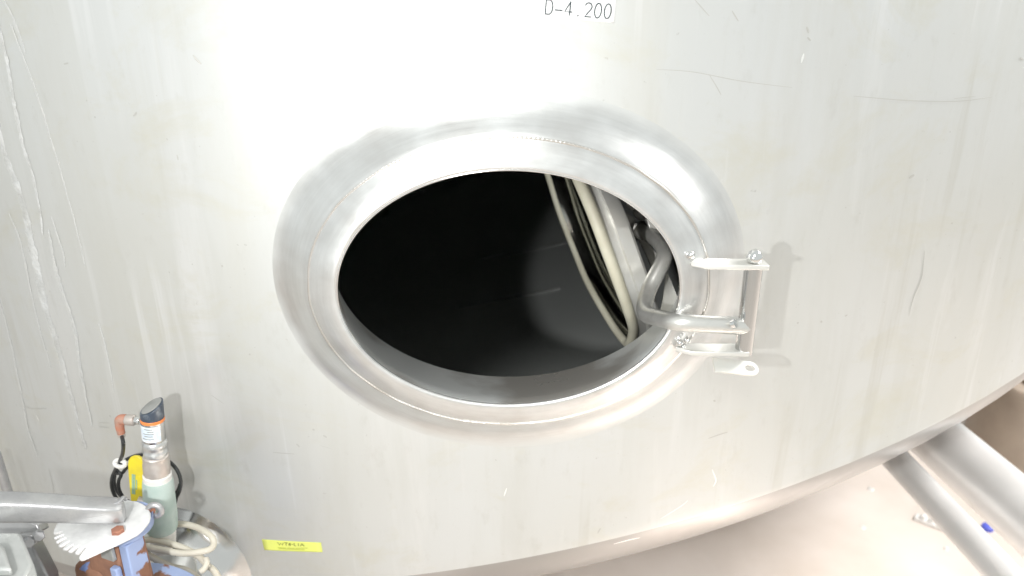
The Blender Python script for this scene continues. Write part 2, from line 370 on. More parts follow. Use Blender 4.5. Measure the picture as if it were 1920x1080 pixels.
def neckring(d, y): return [V(((A1-d*(1.42 if d < 0 else 1))*math.cos(a), y, Z0+(B1-d)*math.sin(a))) for a in [2*math.pi*k/NS for k in range(NS)]]
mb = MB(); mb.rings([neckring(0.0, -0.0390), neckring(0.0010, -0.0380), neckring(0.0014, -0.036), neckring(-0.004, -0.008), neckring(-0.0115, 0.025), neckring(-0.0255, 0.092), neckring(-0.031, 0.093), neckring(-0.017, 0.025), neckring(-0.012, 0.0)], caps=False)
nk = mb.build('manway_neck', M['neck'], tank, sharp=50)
rimo = MB().tube([V(((A1-0.0006)*math.cos(a), -0.0388, Z0+(B1-0.0006)*math.sin(a))) for a in [2*math.pi*k/NS for k in range(NS)]], 0.0012, 8, loop=True).build('rim_edge', M['bright'], nk)
# weld seam: ripple bead round the collar
pts = []
for k in range(900):
    a = 2*math.pi*k/900; w_ = 0.60+0.010*mnoise.noise(V((math.cos(a)*6, math.sin(a)*6, 0)))
    f = min(1, w_/0.9); f = f*f*(3-2*f); pts.append(coll(w_, a, 0.0278+0.00025*math.sin(k*2.1), f))
MB().tube(pts, lambda t: 0.0016+0.0005*mnoise.noise(V((t*60, 3, 0))), 8, loop=True).build('weld_seam', M['weld'], tank)

# weld seams on the tank's sloping bottom, seen through the opening
def on_bottom(px, py):
    d = ray(px, py); k_ = K*R/(R-RK*0.985); c_ = Z0-H+0.043-RK*0.8264+0.006
    return CP+d*((c_+k_*CP.x-CP.z)/(d.z-k_*d.x))
for a_, b_ in (((860, 575), (1050, 541)), ((900, 487), (1075, 452))):
    p_, q_ = on_bottom(*a_), on_bottom(*b_)
    MB().tube([p_.lerp(q_, k/20) for k in range(21)], 0.0035, 8).build('bottom_weld', M['bright'], tank)

# legs of the tank, standing back from the rim
for i, th in enumerate((2.6, -2.6, 1.75, -0.95)):
    x, y = (R-0.45)*math.sin(th), R-(R-0.45)*math.cos(th)
    lz = Z0-H+0.043-RK*0.8264+K*x*0.78+0.012
    MB().lathe((x, y, 0), (0, 0, 1), [(0, 0.11), (0.012, 0.11), (0.0121, 0.057), (lz, 0.057)], 32).build('leg', M['steel'], tank)

# --- marks on the sheet
def ribbon(pts, width, off=0.0004, thick=0.0004):
    """flat relief strip that follows the wall through world points"""
    a, b = [], []
    for i, p in enumerate(pts):
        t = pts[min(i+1, len(pts)-1)]-pts[max(i-1, 0)]; n = wnorm(p); s = t.cross(n).normalized()
        wv = width(i/(len(pts)-1)) if callable(width) else width
        a.append([p+n*off+s*wv/2, p+n*(off+thick)+s*wv/4, p+n*(off+thick)-s*wv/4, p+n*off-s*wv/2])
    return MB().rings(a, closed=False, caps=False)
def wallpath(px, n=10, jit=0.0, seed=0):
    pts = smooth_path([on_wall(*p) for p in px], n); out = []
    for i, p in enumerate(pts):
        j = jit*(mnoise.noise(V((p.z*22, seed*7.3, 0)))+0.3*mnoise.noise(V((p.z*120, seed*3.1, 5))))
        q = wp(p.x+j, p.z); out.append(q)
    return out
drips = [([(-5, 230), (12, 300), (40, 370), (62, 470), (82, 560), (110, 660), (138, 760), (160, 842)], 0.0125, 1),
         ([(8, 0), (28, 40), (48, 100)], 0.004, 2), ([(-2, 40), (12, 110), (28, 200), (42, 270), (66, 345), (80, 440)], 0.0055, 3),
         ([(20, 45), (45, 110), (68, 175), (92, 250), (116, 330), (146, 440), (160, 500)], 0.0026, 4),
         ([(90, 430), (108, 520), (135, 600), (156, 720), (172, 800)], 0.006, 5),
         ([(-2, 560), (20, 640), (36, 720), (52, 800), (70, 855)], 0.004, 6), ([(185, 605), (200, 660), (214, 735)], 0.0025, 7),
         ([(96, 405), (118, 470), (122, 500)], 0.003, 8), ([(18, 400), (40, 460), (60, 560), (95, 690)], 0.003, 9)]
for px, wd, sd in drips:
    pts = wallpath(px, 24, 0.0022, sd)
    ribbon(pts, lambda t, wd=wd, sd=sd: 1.5*wd*(0.35+0.65*math.sin(math.pi*min(1, t*0.9+0.08)))*(0.6+0.9*abs(mnoise.noise(V((t*22, sd, 1))))+0.7*abs(mnoise.noise(V((t*75, sd, 4))))), 0.0001, 0.00035).build('limescale_drip', M['crust'] if sd in (1, 3) else M['scale'], tank)
scr = [([(1303, 0), (1330, 30), (1352, 100)][:2], .0012), ([(1330, 140), (1345, 165), (1352, 178)], .0011), ([(1230, 130), (1300, 135), (1390, 152), (1485, 164)], .0009),
       ([(1733, 470), (1728, 520), (1712, 560), (1704, 592)], .0014), ([(1328, 822), (1348, 815), (1364, 810)], .0022), ([(1704, 334), (1714, 328)], .004),
       ([(1600, 180), (1700, 188), (1790, 190), (1860, 182)], .0011), ([(512, 848), (535, 850), (552, 851)], .0016), ([(586, 804), (590, 807)], .003), ([(606, 816), (613, 820)], .003),
       ([(556, 832), (562, 838)], .0025), ([(444, 458), (448, 460)], .002), ([(457, 458), (463, 460)], .0025), ([(92, 880), (98, 905), (102, 932)], .0013), ([(1338, 750), (1341, 753)], .003),
       ([(48, 762), (60, 766), (88, 766)], .0012), ([(186, 800), (204, 802)], .0016), ([(185, 792), (205, 793)], .0012), ([(205, 779), (208, 781)], .003), ([(120, 120), (128, 118)], .0015),
       ([(250, 218), (256, 210)], .0016), ([(362, 103), (370, 113), (378, 120)], .003), ([(332, 290), (334, 300)], .002), ([(1372, 20), (1384, 40)], .0016), ([(395, 740), (420, 757)], .0009), ([(600, 835), (625, 842)], .0007),
       ([(1788, 185), (1830, 180)], .0009), ([(1512, 50), (1516, 62)], .003), ([(1514, 70), (1520, 76)], .0022), ([(1912, 108), (1919, 112)], .003), ([(1584, 593), (1589, 590)], .002), ([(1538, 602), (1541, 604)], .003), ([(1120, 1000), (1126, 990)], .002)]
for px, wd in scr:
    ribbon(wallpath(px, 8, 0.0006, wd*1e4), lambda t, wd=wd: wd*(0.25+0.75*math.sin(math.pi*(0.1+0.8*t))), 0.00025, 0.0001).build('scuff', M['wear'], tank)
for px, wd in [([(1507, 100), (1502, 118)], .003), ([(1335, 880), (1342, 900), (1337, 912)], .0025), ([(1238, 973), (1275, 950), (1290, 938)], .0016), ([(1150, 1020), (1180, 1012), (1200, 1008)], .002), ([(945, 930), (950, 915)], .002), ([(68, 778), (74, 790)], .003)]:
    ribbon(wallpath(px, 8), lambda t, wd=wd: wd*math.sin(math.pi*(0.1+0.8*t)), 0.0003, 0.0001).build('bright_scratch', M['shine'], tank)

# --- stickers
def decal(name, corners, mt, off=0.0006, n=10, parent=tank):
    a, b, c, d = [on_wall(*p) for p in corners]; rs = []
    for j in range(n+1):
        t = j/n; r = []
        for i in range(n+1):
            s = i/n; p = (a*(1-s)+b*s)*(1-t)+(d*(1-s)+c*s)*t; r.append(wp(p.x, p.z, off))
        rs.append(r)
    mb = MB(); mb.rings(rs, closed=False, caps=False)
    o = mb.build(name, mt, parent); sm = o.modifiers.new('thickness', 'SOLIDIFY'); sm.thickness = 0.0004; sm.offset = -1; return o
def letters(name, glyphs, tr, width, mt, parent, off):
    """one mesh per character, strokes given in pixels of a crop and turned into points on the wall"""
    for g in glyphs:
        mb = MB()
        for si, st in enumerate(g):
            q = ribbon([wp(p.x, p.z) for p in [on_wall(*tr(*s)) for s in st]], width, off+si*0.00004, 0.00008); mb.add(q.v, q.f)
        mb.build(name, mt, parent)
def arc(cx, cy, rx, ry, a0, a1, n=14, tilt=0.0):
    o = []
    for i in range(n+1):
        a = math.radians(a0+(a1-a0)*i/n); x, y = rx*math.cos(a), ry*math.sin(a); o.append((cx+x+tilt*y, cy+y))
    return o
lab = decal('number_label', [(1015, -52), (1160, -43), (1151, 43), (1011, 31)], M['paper'])
tr1 = lambda x, y: (960+x/6.857, y/6.857)
G = [[[(425, 180), (440, -5)], [(440, -5), (475, -2)]+arc(478, 90, 44, 92, -85, 85, 14, -0.06)+[(462, 182), (425, 180)]],
     [[(548, 127), (648, 134)]],
     [[(735, 200), (756, 20)], [(756, 20), (676, 148), (775, 156)]],
     [[(836, 196), (854, 198)], [(835, 203), (853, 205)]],
     [arc(985, 82, 42, 45, -170, 20, 12)+[(1010, 125), (960, 180), (928, 212), (1014, 219)]],
     [arc(1104, 137, 43, 94, 0, 360, 28, -0.12)],
     [arc(1228, 145, 43, 94, 0, 360, 28, -0.12)]]
letters('character', G, tr1, 0.0015, M['ink'], lab, 0.0013)
yl = decal('yellow_label', [(491, 1011), (602, 1017), (605, 1035), (496, 1031)], M['yellow'])
tr2 = lambda x, y: (470+x/12, 990+y/12)
G2 = [[[(610, 310), (660, 370), (685, 330), (718, 375), (745, 320)]], [[(765, 318), (840, 326)], [(803, 322), (806, 382)]],
      [[(905, 330), (870, 345), (866, 372), (890, 384), (912, 372), (905, 352), (868, 356)]], [[(935, 362), (962, 364)]],
      [[(985, 328), (990, 388), (1028, 390)]], [[(1078, 335), (1083, 394)]], [[(1125, 398), (1160, 338), (1215, 402)], [(1145, 372), (1195, 376)]]]
letters('character', G2, tr2, 0.0011, M['olive'], yl, 0.0013)
letters('small_print', [[[(620, 432), (800, 442)]], [[(830, 442), (1000, 452)]], [[(1020, 450), (1290, 440)]], [[(640, 455), (1220, 480)]]], tr2, 0.0012, M['olive2'], yl, 0.0012)

# ------------------------------------------------------------------ hinge on the collar
PY = -0.047
top = on_y(1414, 500, PY); botm = on_y(1381, 668, PY)
px_, zt, zl = (top.x+botm.x)/2+0.004, top.z, botm.z
pu = thing('hinge_root', (0, 0, 0), 'x', 'x'); bpy.data.objects.remove(pu)
def hplate(name, z, thick, tipx, tipy, parent, endx):
    # horizontal lug: pointed at the collar, square at the pin
    y0, y1 = PY-0.0135, PY+0.015
    poly = [V((tipx, tipy, z)), V((tipx+0.020, y0+0.004, z)), V((endx, y0, z)), V((endx, y1, z)), V((tipx+0.024, y1+0.002, z)), V((tipx+0.006, tipy+0.012, z))]
    return MB().prism(poly, (0, 0, -thick)).build(name, M['plate'], parent, bevel=0.0015)
tu = on_y(1297, 481, -0.045)
up = hplate('hinge_lug', zt+0.006, 0.0068, tu.x, -0.043, tank, px_+0.016)
tl_ = on_y(1268, 642, -0.045)
lo = hplate('hinge_lug', zl+0.012, 0.0068, tl_.x, -0.043, tank, px_+0.004)
tube_ = MB().lathe((px_, PY, zl+0.005), (0, 0, 1), [(0, 0.0095), (0.001, 0.0118), (zt-zl-0.006, 0.0118), (zt-zl-0.0055, 0.0095)], 32).build('hinge_tube', M['tube'], tank)
ball = MB(); ball.lathe((px_, PY, zt+0.0062), (0, 0, 1), [(0, 0.004), (0.001, 0.0085), (0.004, 0.0102), (0.008, 0.0100), (0.012, 0.0085), (0.0155, 0.0055), (0.0172, 0.002), (0.0174, 0.0002)], 32)
ball.build('hinge_pin_head', M['bright'], tank)
# locking tab with its hole, hanging under the lower lug and leaning outward
c0 = V((px_-0.042, PY-0.006, zl-0.001)); ex = V((1, -0.04, -0.10)).normalized(); ey = V((0.0, -0.80, -0.60)).normalized()
ln, hw = 0.060, 0.0105
outl = [c0+ex*0-ey*0.004, c0+ex*0.002+ey*hw*1.6]
oo, ii = [], []
NQ = 40
for k in range(NQ):
    a = 2*math.pi*k/NQ; cx, cyy = math.cos(a), math.sin(a)
    q = c0+ex*(ln-hw)+ey*(hw*0.75)
    if cx >= 0: oo.append(q+ex*cx*hw+ey*cyy*hw)
    else: oo.append(q+ex*max(-(ln-hw), cx*(ln-hw)*2.2)+ey*(cyy*hw if abs(cyy) > 0.9 else math.copysign(hw, cyy if abs(cyy) > 1e-6 else 1)*min(1, 1)*(abs(cyy)/0.9 if abs(cx) > 0.97 else 1)))
    ii.append(q+ex*cx*hw*0.62-ex*0.001+ey*cyy*hw*0.45)
nn = ex.cross(ey)*0.003
MB().rings([oo, ii, [p+nn for p in ii], [p+nn for p in oo]], loop=True).build('locking_tab', M['plate'], tank, bevel=0.0006)
# weld blobs where the lugs meet the collar
for (bx_, by_, s_) in ((1296, 480, 0.006), (1290, 640, 0.005), (1275, 645, 0.005), (1282, 652, 0.004)):
    p = on_y(bx_, by_, -0.043)
    mb = MB(); mb.lathe(p+V((0, 0.004, 0)), (0, -1, 0.3), [(-0.003, s_*0.8), (0.0, s_), (0.003, s_*0.9), (0.0055, s_*0.55), (0.0065, 0.0003)], 14)
    for v in mb.v: v += V((0.0012, 0, 0.0012))*mnoise.noise(v*400)
    mb.build('weld_blob', M['bright'], tank)

# ------------------------------------------------------------------ door, swung inside
door_pts = [(1180, 643, 1.27), (1187, 618, 1.22), (1178, 582, 1.17), (1160, 530, 1.13), (1138, 470, 1.11), (1112, 400, 1.10), (1084, 335, 1.12), (1056, 275, 1.17), (1030, 235, 1.23),
            (1008, 215, 1.30), (1000, 245, 1.40), (1027, 325, 1.47), (1050, 400, 1.50), (1077, 470, 1.49), (1102, 530, 1.46), (1142, 600, 1.38), (1168, 636, 1.31)]
ring = smooth_path([P(*p) for p in door_pts], 8, loop=True)
cen = sum(ring, V())/len(ring)
nd = X_*0.985-Y_*0.05+F_*0.12; nd.normalize()
gask = None
def dring(s, d): return [cen+(p-cen)*s+nd*d for p in ring]
door = MB(); door.rings([dring(0.985, 0.0), dring(0.965, 0.010), dring(0.93, 0.024), dring(0.88, 0.031), dring(0.80, 0.034)], caps=False)
dr = door.build('manway_door', M['dish'], tank, sharp=60)
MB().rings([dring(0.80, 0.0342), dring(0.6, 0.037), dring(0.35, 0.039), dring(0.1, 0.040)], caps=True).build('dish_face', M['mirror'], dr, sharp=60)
MB().tube(ring, lambda t: 0.0078+0.0016*math.cos(2*math.pi*(t-0.28)), 14, loop=True).build('gasket', M['gasket'], dr)
MB().rings([dring(1.0, 0.006), dring(0.985, 0.022), dring(0.985, 0.024), dring(1.03, 0.026), dring(1.03, 0.046), dring(1.015, 0.050), dring(0.90, 0.054), dring(0.6, 0.056), dring(0.2, 0.057), dring(0.03, 0.0572)], caps=False).build('outer_flange', M['plate'], dr, sharp=35)
hub = P(1204, 432, 1.195)
MB().tube([cen+nd*0.055, hub], 0.016, 20).build('spindle', M['steel'], dr)
def rod(a, b, r, name, mt, seg=20): return MB().tube([a, b], r, seg).build(name, mt, dr, bevel=0.0015)
rod(P(1186, 372, 1.170), P(1222, 392, 1.150), 0.017, 'clamp_nut', M['plate'])
rod(P(1200, 398, 1.165), P(1236, 380, 1.120), 0.014, 'clamp_handle', M['steel'])
def slab(pxs, Zs, th, name, mt):
    pts = [P(x, y, z) for (x, y), z in zip(pxs, Zs)]; MB().prism(pts, F_*th).build(name, mt, dr, bevel=0.001)
slab([(1194, 440), (1202, 436), (1250, 500), (1232, 520)], [1.200, 1.200, 1.150, 1.170], 0.01, 'bracket_plate', M['plate'])
slab([(1170, 398), (1186, 404), (1208, 440), (1180, 452)], [1.220, 1.220, 1.220, 1.220], 0.012, 'bracket_plate', M['plate'])
slab([(1212, 408), (1240, 404), (1246, 440), (1222, 444)], [1.165, 1.165, 1.165, 1.165], 0.014, 'bracket_plate', M['plate'])
slab([(1250, 505), (1272, 560), (1268, 600), (1236, 598), (1244, 560)], [1.130, 1.070, 1.060, 1.100, 1.110], 0.006, 'gusset_plate', M['plate'])
armp = [V((px_, PY, on_y(1384, 612, PY).z)), on_y(1325, 608, -0.057), on_y(1268, 604, -0.056), P(1206, 590, 1.06), P(1213, 548, 1.090), P(1250, 478, 1.100), P(1236, 452, 1.135), hub]
MB().tube(bend(armp, 0.030, 7), 0.0118, 20).build('hinge_arm', M['arm'], dr)
MB().tube([P(1379, 606, 0.965), P(1372, 608, 0.968)], lambda t: 0.006, 10).build('weld_blob', M['bright'], dr)

# ------------------------------------------------------------------ outlet nozzle on the tank
nc = on_wall(356, 1066); nn_ = wnorm(nc)
nz_ax = (nn_+V((0, 0, -0.06))).normalized()
MB().lathe(nc-nz_ax*0.012, nz_ax, [(0, 0.1322), (0.006, 0.1254), (0.014, 0.1142), (0.026, 0.1064), (0.045, 0.1019), (0.062, 0.0986), (0.074, 0.0930), (0.082, 0.0829), (0.086, 0.0672), (0.088, 0.0480), (0.090, 0.0460), (0.12, 0.0460)], 64, caps=False).build('outlet_nozzle', M['nozzle'], tank)

# ------------------------------------------------------------------ butterfly valve (below left)
zp = on_z(250, 980, Z0-0.294).z
def Q(x, y, z=zp): return on_z(x, y, z)
vc = Q(228, 985)
valve = thing('butterfly_valve', (vc.x, vc.y, 0), 'blue butterfly valve flaking to rust with grey lever and notched white plate', 'valve')
c3 = lambda x, y: Q(x/6, y/6+900)
outer = [(1330, 215), (1440, 222), (1540, 240), (1600, 265), (1645, 295), (1675, 330), (1692, 370), (1692, 410), (1680, 450), (1650, 500), (1600, 555), (1540, 605), (1450, 652), (1300, 722), (1100, 812), (945, 882), (905, 890), (888, 875), (895, 850)]
slots = [((905, 838), (975, 748), (965, 742), (880, 822)), ((838, 818), (890, 748), (880, 742), (800, 802)), ((762, 798), (832, 728), (822, 722), (742, 778)), ((700, 770), (785, 694), (776, 686), (685, 742)),
         ((650, 735), (745, 656), (738, 648), (640, 700)), ((622, 690), (722, 616), (717, 608), (612, 655)), ((602, 640), (702, 582), (700, 574), (602, 600))]
poly = list(outer)
for a, b, c, d in slots:
    poly += [a, b, c, d]
poly += [(602, 575), (612, 540), (630, 505), (660, 470), (760, 380), (900, 300), (1100, 235)]
mb = MB(); mb.prism([c3(*p) for p in poly], (0, 0, -0.004)); mb.build('notch_plate', M['zinc'], valve, bevel=0.0008, seg=1)
disc = Q(226, 968); rd = (Q(281, 968)-disc).length
MB().lathe((disc.x, disc.y, zp-0.0235), (0, 0, 1), [(0, rd*0.80), (0.004, rd*0.97), (0.0185, rd*0.99)], 48).build('top_flange', M['blue'], valve)
bl = c3(1328, 582)
MB().lathe(bl+V((0, 0, -0.002)), (0, 0, 1), [(0, 0.0085), (0.006, 0.0085), (0.0072, 0.0070)], 6).build('plate_bolt', M['copper'], valve, smooth=False)
# neck below the flange
nx_, ny_ = V((0.93, -0.37, 0)), V((0.37, 0.93, 0))
nb = V((disc.x-0.010, disc.y-0.002, 0))
def boxat(c, hx, hy, z0, z1, taper=1.0):
    r0 = [c+nx_*sx*hx*taper+ny_*sy*hy*taper+V((0, 0, z0)) for sx, sy in ((-1, -1), (1, -1), (1, 1), (-1, 1))]
    r1 = [c+nx_*sx*hx+ny_*sy*hy+V((0, 0, z1)) for sx, sy in ((-1, -1), (1, -1), (1, 1), (-1, 1))]
    return MB().rings([r0, r1])
boxat(nb-nx_*0.006, 0.030, 0.023, zp-0.14, zp-0.022, 1.06).build('neck', M['rust'], valve, bevel=0.004)
boxat(nb+nx_*0.033-ny_*0.006, 0.0075, 0.014, zp-0.14, zp-0.0225, 1.1).build('neck_rib', M['blue'], valve, bevel=0.002)
boxat(nb+nx_*0.012-ny_*0.0265, 0.011, 0.003, zp-0.045, zp-0.024).build('neck_tag', M['greybox'], valve, bevel=0.001)
boxat(nb+nx_*0.020-ny_*0.027, 0.006, 0.0045, zp-0.13, zp-0.056, 1.05).build('neck_rib', M['blue'], valve, bevel=0.002)
boxat(nb-nx_*0.040-ny_*0.004, 0.028, 0.024, zp-0.22, zp-0.078, 1.2).build('shoulder', M['rust2'], valve, bevel=0.010, seg=3)
# body ring: the wafer body whose upper part shows at the picture's foot
bc = V((nb.x+0.006, nb.y+0.002, zp-0.205)); bax = (V((nc.x, nc.y, 0))-V((bc.x, bc.y, 0))).normalized()
MB().lathe(bc-bax*0.036, bax, [(0, 0.060), (0.0, 0.094), (0.003, 0.097), (0.069, 0.097), (0.072, 0.094), (0.072, 0.060)], 56, caps=False).build('body', M['blue'], valve, sharp=35)
bl_ = MB().lathe(bc-bax*0.0362+V((0, 0, 0.0)), bax, [(-0.02, 0.050), (0.0, 0.050), (0.0, 0.099), (-0.0, 0.099)], 48, caps=False)
fl_p = bc-bax*0.037
MB().lathe(fl_p-bax*0.016, bax, [(0, 0.05), (0.0, 0.096), (0.015, 0.098), (0.0155, 0.05)], 48, caps=False).build('rusty_flange', M['rust'], valve, sharp=35)
MB().tube([fl_p-bax*0.014, fl_p-bax*0.10, fl_p-bax*0.10+V((0, 0, -0.06)), V((fl_p.x-bax.x*0.10, fl_p.y-bax.y*0.10, 0.0))], 0.045, 24).build('drain_pipe', M['steel'], valve)
# pipe joining valve and nozzle
MB().tube([bc+bax*0.035, V((nc.x, nc.y, bc.z))-bax*0.05, nc-nz_ax*-0.06], 0.045, 28).build('joining_pipe', M['polish'], valve)
# lever: rounded cast bar
def lever_section(p, wdt, hgt, ax):
    s = V((0, 0, 1)).cross(ax).normalized(); r = []
    for a in range(16):
        t = 2*math.pi*(a+0.5)/16; c, q = math.cos(t), math.sin(t)
        sx = math.copysign(abs(c)**0.28, c); sz = math.copysign(abs(q)**0.28, q)
        r.append(p+s*sx*wdt+V((0, 0, 1))*(sz*hgt))
    return r
la = P(-60, 953, 0.93); lb = Q(234, 957, zp+0.014)
lax = (lb-la).normalized()
secs = []
for t, wd, hg, dz in ((0, .0150, .0165, .002), (0.3, .0150, .0160, .003), (0.55, .0150, .0150, .002), (0.75, .0150, .0140, 0.0), (0.88, .0155, .0135, 0), (0.95, .0150, .0130, 0), (0.985, .0135, .0115, 0), (1.0, .009, .008, 0)):
    secs.append(lever_section(la.lerp(lb, t)+V((0, 0, dz)), wd, hg, lax))
lv = MB().rings(secs).build('lever', M['alu'], valve, sharp=70)
rp = [Q(184, 944, zp+0.028), Q(205, 947, zp+0.028), Q(222, 943, zp+0.0275), Q(231, 933, zp+0.025), Q(236, 936, zp+0.018)]
MB().tube(smooth_path(rp, 6), 0.0028, 10).build('lever_ridge', M['alu'], lv)
lug = Q(287, 962, zp-0.004)
MB().tube([lug+V((0.009*math.cos(a), 0.006, 0.009*math.sin(a))) for a in [2*math.pi*k/20 for k in range(20)]], 0.0042, 10, loop=True).build('eyelet', M['alu'], valve)
MB().tube([Q(276, 955, zp-0.006), lug+V((-0.004, 0.004, 0))], 0.006, 12).build('eyelet_bolt', M['copper'], valve)

# ------------------------------------------------------------------ level sensor on its ball valve
B0 = on_y(305, 1008, -0.005); T0 = on_y(284, 762, -0.005)
ax = (T0-B0).normalized(); HH = (T0-B0).length
def sy(y): return HH*(1008-y)/246.0
sens = thing('level_sensor', B0, 'silver pressure sensor with slanted dark cap on grey green ball valve', 'sensor')
def lat(name, pr, mt, seg=40, parent=sens, **k): return MB().lathe(B0, ax, [(sy(y), r) for y, r in pr], seg, **k).build(name, mt, parent, bevel=0 if seg > 8 else 0.001)
lat('base_ring', [(1030, 0.01760), (1012, 0.01892), (1000, 0.01980), (986, 0.01980), (984, 0.01760)], M['ptfe'])
lat('valve_body', [(992, 0.01760), (990, 0.02156), (985, 0.02306), (965, 0.02358), (940, 0.02288), (915, 0.02218), (900, 0.02165), (893, 0.02068), (891, 0.01672)], M['green'])
lat('seal_ring', [(894, 0.01672), (893.5, 0.02006), (884, 0.02006), (882, 0.01760)], M['ptfe'])
lat('union_nut', [(883, 0.01672), (881, 0.01892), (862, 0.01892), (860, 0.01804), (850, 0.01804), (848, 0.01628)], M['nut'], 12)
lat('adapter', [(850, 0.01496), (847, 0.01654), (840, 0.01672), (838, 0.01540), (833, 0.01540), (831, 0.01690), (824, 0.01725), (822, 0.01584), (820, 0.01514)], M['polish'])
lat('sensor_body', [(822, 0.01452), (820, 0.01566), (789, 0.01584), (786, 0.01602)], M['steel'])
lat('orange_ring', [(786.5, 0.01549), (786, 0.01637), (782, 0.01654), (781, 0.01584)], M['orange'])
# cap cut on a slant, high on the right
u_ = (X_-ax*X_.dot(ax)).normalized(); v_ = ax.cross(u_)
rb, rt = [], []
for k in range(40):
    a = 2*math.pi*k/40; q = u_*math.cos(a)*0.0162+v_*math.sin(a)*0.0162
    s_ = u_.dot(q)/0.0162*0.72-(F_.dot(q)/0.0162)*(-0.45)
    rb.append(B0+ax*sy(781.5)+q); rt.append(B0+ax*(sy(774)+0.0115*(1+s_))+q*0.985)
cp_ = MB().rings([rb, rt]).build('sensor_cap', M['navy'], sens, bevel=0.0012)
cc = sum(rt, V())/40
MB().rings([[cc+(p-cc)*0.86+ax*0.0008 for p in rt], [cc+(p-cc)*0.80+ax*0.0018 for p in rt]]).build('display_window', M['greyglass'], cp_)
# sticker wrapped round the body
st = MB(); rr_ = []
for y in (816, 789):
    rr_.append([B0+ax*sy(y)+(u_*math.cos(a)+v_*math.sin(a))*0.0164 for a in [math.radians(-30+(-150)*k/24) for k in range(25)]])
st.rings(rr_, closed=False, caps=False)
fr = F_.dot(v_)
if fr > 0:
    pass
so = st.build('sensor_sticker', M['sticker'], sens)
for y, a0, a1 in ((793, -70, -110), (797, -64, -96), (801, -64, -118), (805, -70, -112), (810, -66, -124)):
    MB().rings([[B0+ax*sy(y+d)+(u_*math.cos(a)+v_*math.sin(a))*0.0167 for a in [math.radians(a0+(a1-a0)*k/8) for k in range(9)]] for d in (0.7, -0.7)], closed=False, caps=False).build('sticker_print', M['greyglass'], so)
# plug
pc = P(262, 789, (B0+ax*sy(789)-CP).dot(F_)); 
MB().lathe(pc, -u_, [(0, .0055), (0.006, .0062), (0.008, .0055)], 20).build('socket', M['bright'], sens)
MB().lathe(pc-u_*0.007, -u_, [(0, .0070), (0.001, .0082), (0.012, .0080), (0.0135, .0070)], 14).build('coupling_nut', M['nut'], sens)
e0 = pc-u_*0.020
plug = MB(); plug.tube(bend([e0, e0-u_*0.009, e0-u_*0.010-ax*0.012, e0-u_*0.0085-ax*0.024], 0.012, 6), lambda t: 0.0078-0.0022*t, 18)
plug.build('angle_plug', M['rustorange'], sens)
pe = e0-u_*0.0085-ax*0.024
MB().tube([pe, pe-ax*0.005], 0.0052, 14).build('plug_collar', M['nut'], sens)
# yellow lever of the ball valve
hz = (B0-CP).dot(F_)-0.030
hp = [(245, 942), (271, 946), (268.5, 880), (268, 866), (265, 859), (259, 855), (251, 854), (244, 857), (240, 863), (239, 871), (240, 890)]
hl = MB().prism([P(x, y, hz+(y-900)*0.0001) for x, y in hp], F_*0.006).build('valve_lever', M['lever'], sens, bevel=0.0018)
for (x0, y0, x1, y1) in ((247, 889, 250, 926), (250.5, 890, 253.5, 927), (255, 900, 257, 918)):
    MB().prism([P(x, y, hz-0.0006+(y-900)*0.0001) for x, y in ((x0, y0), (x1, y0), (x1, y1), (x0, y1))], F_*0.0005).build('faded_print', M['teal'], hl, smooth=False)
MB().tube([P(258, 938, hz), B0+ax*sy(945)], 0.007, 14).build('lever_stem', M['nut'], sens)

# ------------------------------------------------------------------ cables
Zs = (B0-CP).dot(F_)
pe2 = pe-ax*0.004
def zwall(px, py, off): p = on_wall(px, py, off); return p
blackp = [pe2, P(231, 830, Zs-.08), P(230, 850, Zs-.05), P(223, 868, Zs-.02)]
def loop(cx, cy, rx, ry, a0, a1, off0, off1, n=26):
    o = []
    for i in range(n+1):
        t = i/n; a = math.radians(a0+(a1-a0)*t); o.append(on_wall(cx+rx*math.cos(a), cy+ry*math.sin(a), off0+(off1-off0)*t))
    return o
blk = smooth_path(blackp, 8)[:-1]+smooth_path([P(223, 868, Zs-.02)]+loop(274, 906, 65, 54, 205, -150, .055, .045)+loop(272, 908, 50, 42, 205, -150, .045, .035)+loop(276, 902, 62, 46, 205, 10, .035, .028)[1:]+[on_wall(328, 945, .03), on_wall(322, 985, .04), on_wall(330, 1040, .10)], 4)
cb = MB().tube(blk, 0.0028, 10).build('signal_cable', M['black'], origin=(0, 0, 0)); tag(cb, 'black signal cable coiled behind the green valve and plugged into the sensor', 'cable')
tie = MB(); tp = P(225, 869, Zs-.026)
tie.tube([tp+X_*(0.010*math.cos(a))+Y_*(0.005*math.sin(a))-F_*0.004*math.cos(a) for a in [2*math.pi*k/24 for k in range(24)]], 0.0034, 8, loop=True)
tag(tie.build('cable_tie', M['ptfe'], origin=(0, 0, 0)), 'white cable tie binding the black cable coil beside the yellow lever', 'cable tie')
Zc = 1.155
cpts = [(252, 1016, 1.13), (265, 1013, 1.13), (291, 1012, 1.135), (319, 1019, 1.14), (347, 1029, 1.145), (374, 1044, 1.15), (389, 1060, 1.155), (402, 1071, 1.16), (412, 1092, 1.16), (395, 1105, 1.15), (372, 1085, 1.14),
        (350, 1070, 1.135), (320, 1062, 1.13), (298, 1052, 1.125), (272, 1037, 1.12), (256, 1026, 1.12), (262, 1022, 1.118), (280, 1027, 1.118), (302, 1031, 1.122), (337, 1037, 1.13), (366, 1036, 1.14), (393, 1030, 1.15), (401, 1019, 1.158), (395, 1005, 1.165), (374, 991, 1.175), (347, 983, 1.18), (322, 984, 1.185), (300, 992, 1.185), (285, 1003, 1.18)]
cr_ = MB().tube(smooth_path([P(*p) for p in cpts], 8), 0.0049, 12).build('coiled_cable', M['cream'], origin=(0, 0, 0)); tag(cr_, 'cream cable looped over the shiny outlet nozzle below the sensor', 'cable')
